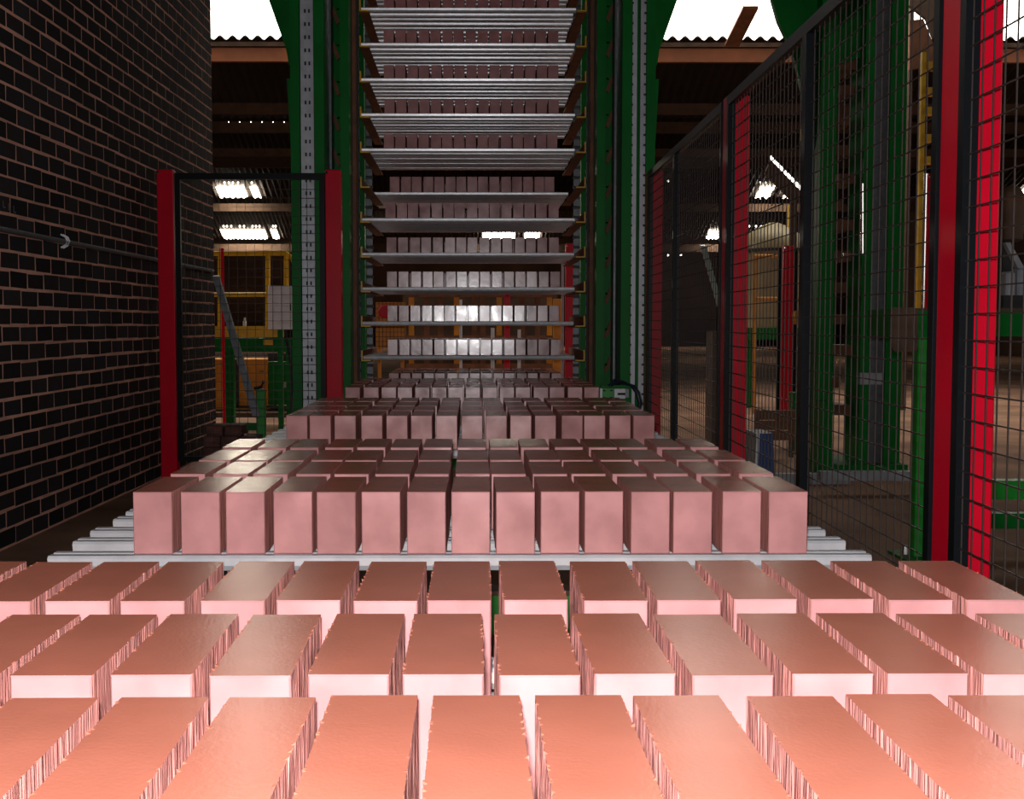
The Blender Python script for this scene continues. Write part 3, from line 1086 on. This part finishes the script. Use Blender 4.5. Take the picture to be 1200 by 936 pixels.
mb.build('rounded_cover', M['dusty'], gf, label='rounded dusty brown end cover')
# motor and bearing blocks on the frame
D = 4.9
mt = thing('drive_motor', 'rust brown motor with grey bracket at the right edge behind the mesh', 'motor', at(1192, 345, D))
mb = MB().lathe((0, 0, 0), [(.02, -.12), (.042, -.11), (.046, -.05), (.048, .03), (.042, .07), (.026, .095), (.006, .104)], 16)
o = mb.build('housing', M['dusty'], mt, True)
o.location = at(1186, 248, D)
MB().lathe(at(1186, 236, D), [(.050, 0), (.052, .004), (.050, .008)], 16).build('rim', M['rust'], mt)
MB().prism([at(1178, 284, D), at(1184, 284, D), at(1203, 318, D), at(1197, 322, D)], (0, .03, 0)).build('bracket_arm', M['grey'], mt)
MB().cham(px(1176, D), px(1187, D), D - .02, D + .05, pz(346, D), pz(318, D), .008).build('bearing_block', M['grey'], mt)
MB().cham(px(1189, D), px(1201, D), D - .02, D + .05, pz(346, D), pz(314, D), .008).build('bearing_block', M['grey'], mt)
MB().box(px(1170, D), px(1215, D), D - .04, D + .08, pz(362, D), pz(346, D)).build('mount_plate', M['dark'], mt)
MB().box(px(1180, D), px(1192, D), D + .055, D + .075, pz(346, D), pz(240, D)).build('mount_bar', M['dark'], mt)

# cream tank and its surroundings
D = 13.2
ck = thing('cream_tank', 'cream round-topped tank behind the right fence', 'tank', at(912, 385, D))
Xc = px(913, D)
zr, zt_, zb_ = pz(290, D), pz(258, D), pz(384, D)
MB().lathe((Xc, D + .3, 0), [(.30, zb_), (.30, zr - .03)], 24).build('shell', M['cream'], ck, True)
MB().lathe((Xc, D + .3, 0), [(.335, zr), (.33, zr + .08), (.27, zr + .17), (.16, zr + .24), (.05, zt_)], 24).build('dome', M['cream'], ck, True)
MB().lathe((Xc, D + .3, 0), [(.33, zr - .03), (.345, zr - .025), (.345, zr - .001), (.33, zr)], 24).build('rim', M['dark'], ck)
MB().box(px(929, D), px(933, D), D + .2, D + .3, pz(268, D), pz(237, D)).build('vent_pipe', M['yellow'], ck)
for dx in (-.24, .24):
    MB().box(Xc + dx - .03, Xc + dx + .03, D + .27, D + .33, 0, zb_).build('leg', M['green'], ck)
MB().box(Xc - .32, Xc + .32, D - .03, D + .0, pz(398, D), pz(384, D)).build('skirt', M['green'], ck)
D = 12.6
r2 = thing('tank_rail', 'orange hand rail in front of the cream tank', 'railing', at(910, 400, D))
for y in (300, 350):
    MB().tube([at(884, y, D), at(946, y, D)], .018, 8).build('rail', M['orange'], r2, True)
for x in (884, 946):
    MB().tube([(px(x, D), D, 0), (px(x, D), D, pz(300, D))], .018, 8).build('upright', M['orange'], r2, True)
fence_post('dark red post in front of the cream tank', px(917.5, 10.8), px(929, 10.8), 10.8, 10.88, pz(288, 10.8))
for x, lab in ((913.5, 'left'), (932.5, 'right')):
    o = MB().box(px(x - 2, 10.8), px(x + 2, 10.8), 10.8, 10.83, .0, pz(290, 10.8)).build('frame_upright', M['black'])
    tag(o, 'black fence upright %s of the dark red post by the cream tank' % lab, 'upright')
D = 9.0
yp = thing('yellow_mast', 'yellow upright mast with couplings behind the right fence', 'mast', (px(942, D), D, 0))
MB().tube([(px(942, D), D, .0), (px(942, D), D, pz(100, D))], .024, 10).build('tube', M['yellow'], yp, True)
MB().cham(px(936, D), px(948, D), D - .035, D + .035, pz(164, D), pz(146, D), .006).build('coupling', M['yellow'], yp)
for y in (195, 225, 252, 280, 305, 335, 362, 395):
    MB().tube([(px(942, D), D, pz(y + 3, D)), (px(942, D), D, pz(y - 3, D))], .028, 10).build('collar', M['yellow'], yp)
MB().lathe((0, 0, 0), [(.02, -.05), (.034, -.03), (.036, .02), (.02, .05)], 12).build('warning_lamp', M['orange'], yp, True).location = at(934, 372, D)
MB().box(px(930, D), px(948, D), D - .03, D + .1, .0, pz(460, D)).build('base', M['green'], yp)
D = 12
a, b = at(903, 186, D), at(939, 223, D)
cbm = thing('sun_glow_incline', 'inclined conveyor cover with sunlight painted as glowing strip', 'conveyor cover', a)
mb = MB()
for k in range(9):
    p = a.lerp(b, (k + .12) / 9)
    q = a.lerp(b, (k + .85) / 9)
    MB().prism([p, q, q + Vector((0, 0, .035)), p + Vector((0, 0, .035))], (0, .02, 0)).build('sun_glow_slat', M['glow'], cbm)  # sunlight on the cover put in as self-glowing pieces
MB().box(b.x - .08, b.x - .02, D + .06, D + .12, 0, b.z).build('support_leg', M['dusty'], cbm)
MB().prism([a + Vector((0, 0, -.01)), b + Vector((0, 0, -.01)), b + Vector((-.05, 0, -.14)), a + Vector((-.05, 0, -.14))], (0, .05, 0)).build('side_panel', M['dusty'], cbm)
D = 6.3
bc = thing('blue_crate', 'blue plastic crate with white side behind the right fence', 'crate', at(898, 560, D))
MB().prism([(px(889, D), D, 0), (px(911, D), D, 0), (px(908, D), D, pz(508, D)), (px(892, D), D, pz(508, D))], (0, .25, 0)).build('body', M['blue'], bc)
MB().prism([(px(885, D), D - .01, 0), (px(889, D), D - .01, 0), (px(891.5, D), D - .01, pz(508, D)), (px(888, D), D - .01, pz(508, D))], (0, .25, 0)).build('side_panel', M['white'], bc)
D = 8.4
bb = thing('brown_bin', 'low brown timber bin beyond the blue crate', 'bin', at(918, 515, D))
for k in range(3):
    MB().box(px(888, D), px(934, D), D, D + .03, pz(516 - k * 12, D), pz(505 - k * 12, D)).build('plank', M['rust'], bb)
MB().box(px(888, D), px(893, D), D + .031, D + .07, 0, pz(480, D)).build('corner_post', M['dusty'], bb)
MB().box(px(929, D), px(934, D), D + .031, D + .07, 0, pz(480, D)).build('corner_post', M['dusty'], bb)
# leaning steel behind the far right panel
a, b = at(824, 288, 9.5), at(851, 384, 9.2)
o = MB().prism([a + Vector((-.02, 0, 0)), a + Vector((.022, 0, 0)), b + Vector((.022, 0, 0)), b + Vector((-.02, 0, 0))], (0, .03, 0.01)).build('loose_lath', M['zinc'])
tag(o, 'bright metal lath leaning behind the far right mesh panel', 'lath')
o = MB().box(px(835, 9.05), px(868, 9.05), 9.05, 9.3, 0, pz(388, 9.05)).build('dark_cabinet', M['dusty'])
tag(o, 'dark brown cabinet behind the far right mesh panel', 'cabinet')
# rusty brace plates under the roof at the upper right
D = 13.0
rb = thing('rusty_brace', 'rusty brown roof brace plates above the yellow ladder', 'brace', at(1090, 60, D))
MB().prism([at(1066, -40, D), at(1114, -40, D), at(1114, 42, D), at(1094, 44, D), at(1086, 22, D), at(1066, 6, D)], (0, .06, 0)).build('web_plate', M['dusty'], rb)
MB().prism([at(1066, 24, D), at(1082, 22, D), at(1094, 52, D), at(1100, 62, D), at(1085, 78, D), at(1066, 82, D)], (0, .06, 0)).build('foot_plate', M['rust'], rb)
MB().box(px(1062, D), px(1066, D), D + .061, D + .14, 0, pz(-40, D)).build('column', M['dusty'], rb)
# yellow stair frame and red upright at the upper right
D = 9.4
ys_ = thing('yellow_ladder', 'yellow stepped ladder frame behind the fence at upper right', 'ladder', at(1085, 330, D))
MB().box(px(1074, D), px(1079, D), D, D + .05, 0, pz(60, D)).build('stile', M['yellow'], ys_)
MB().box(px(1110, D), px(1115, D), D, D + .05, 0, pz(60, D)).build('stile', M['yellow'], ys_)
for y in (75, 105, 128, 160, 186, 216, 250, 290, 330):
    MB().box(px(1079.2, D), px(1109.8, D), D - .02, D + .10, pz(y + 5, D), pz(y - 3, D)).build('step', M['yellow'], ys_)
fence_post('red post in front of the yellow ladder', px(1084, 8.6), px(1101, 8.6), 8.6, 8.69, pz(203, 8.6))
o = MB().tube([(px(1080.5, 8.5), 8.5, 0), (px(1080.5, 8.5), 8.5, pz(203, 8.5))], .012, 8).build('bright_pipe', M['chrome'], None, True)
tag(o, 'thin bright pipe beside the red post by the yellow ladder', 'pipe')
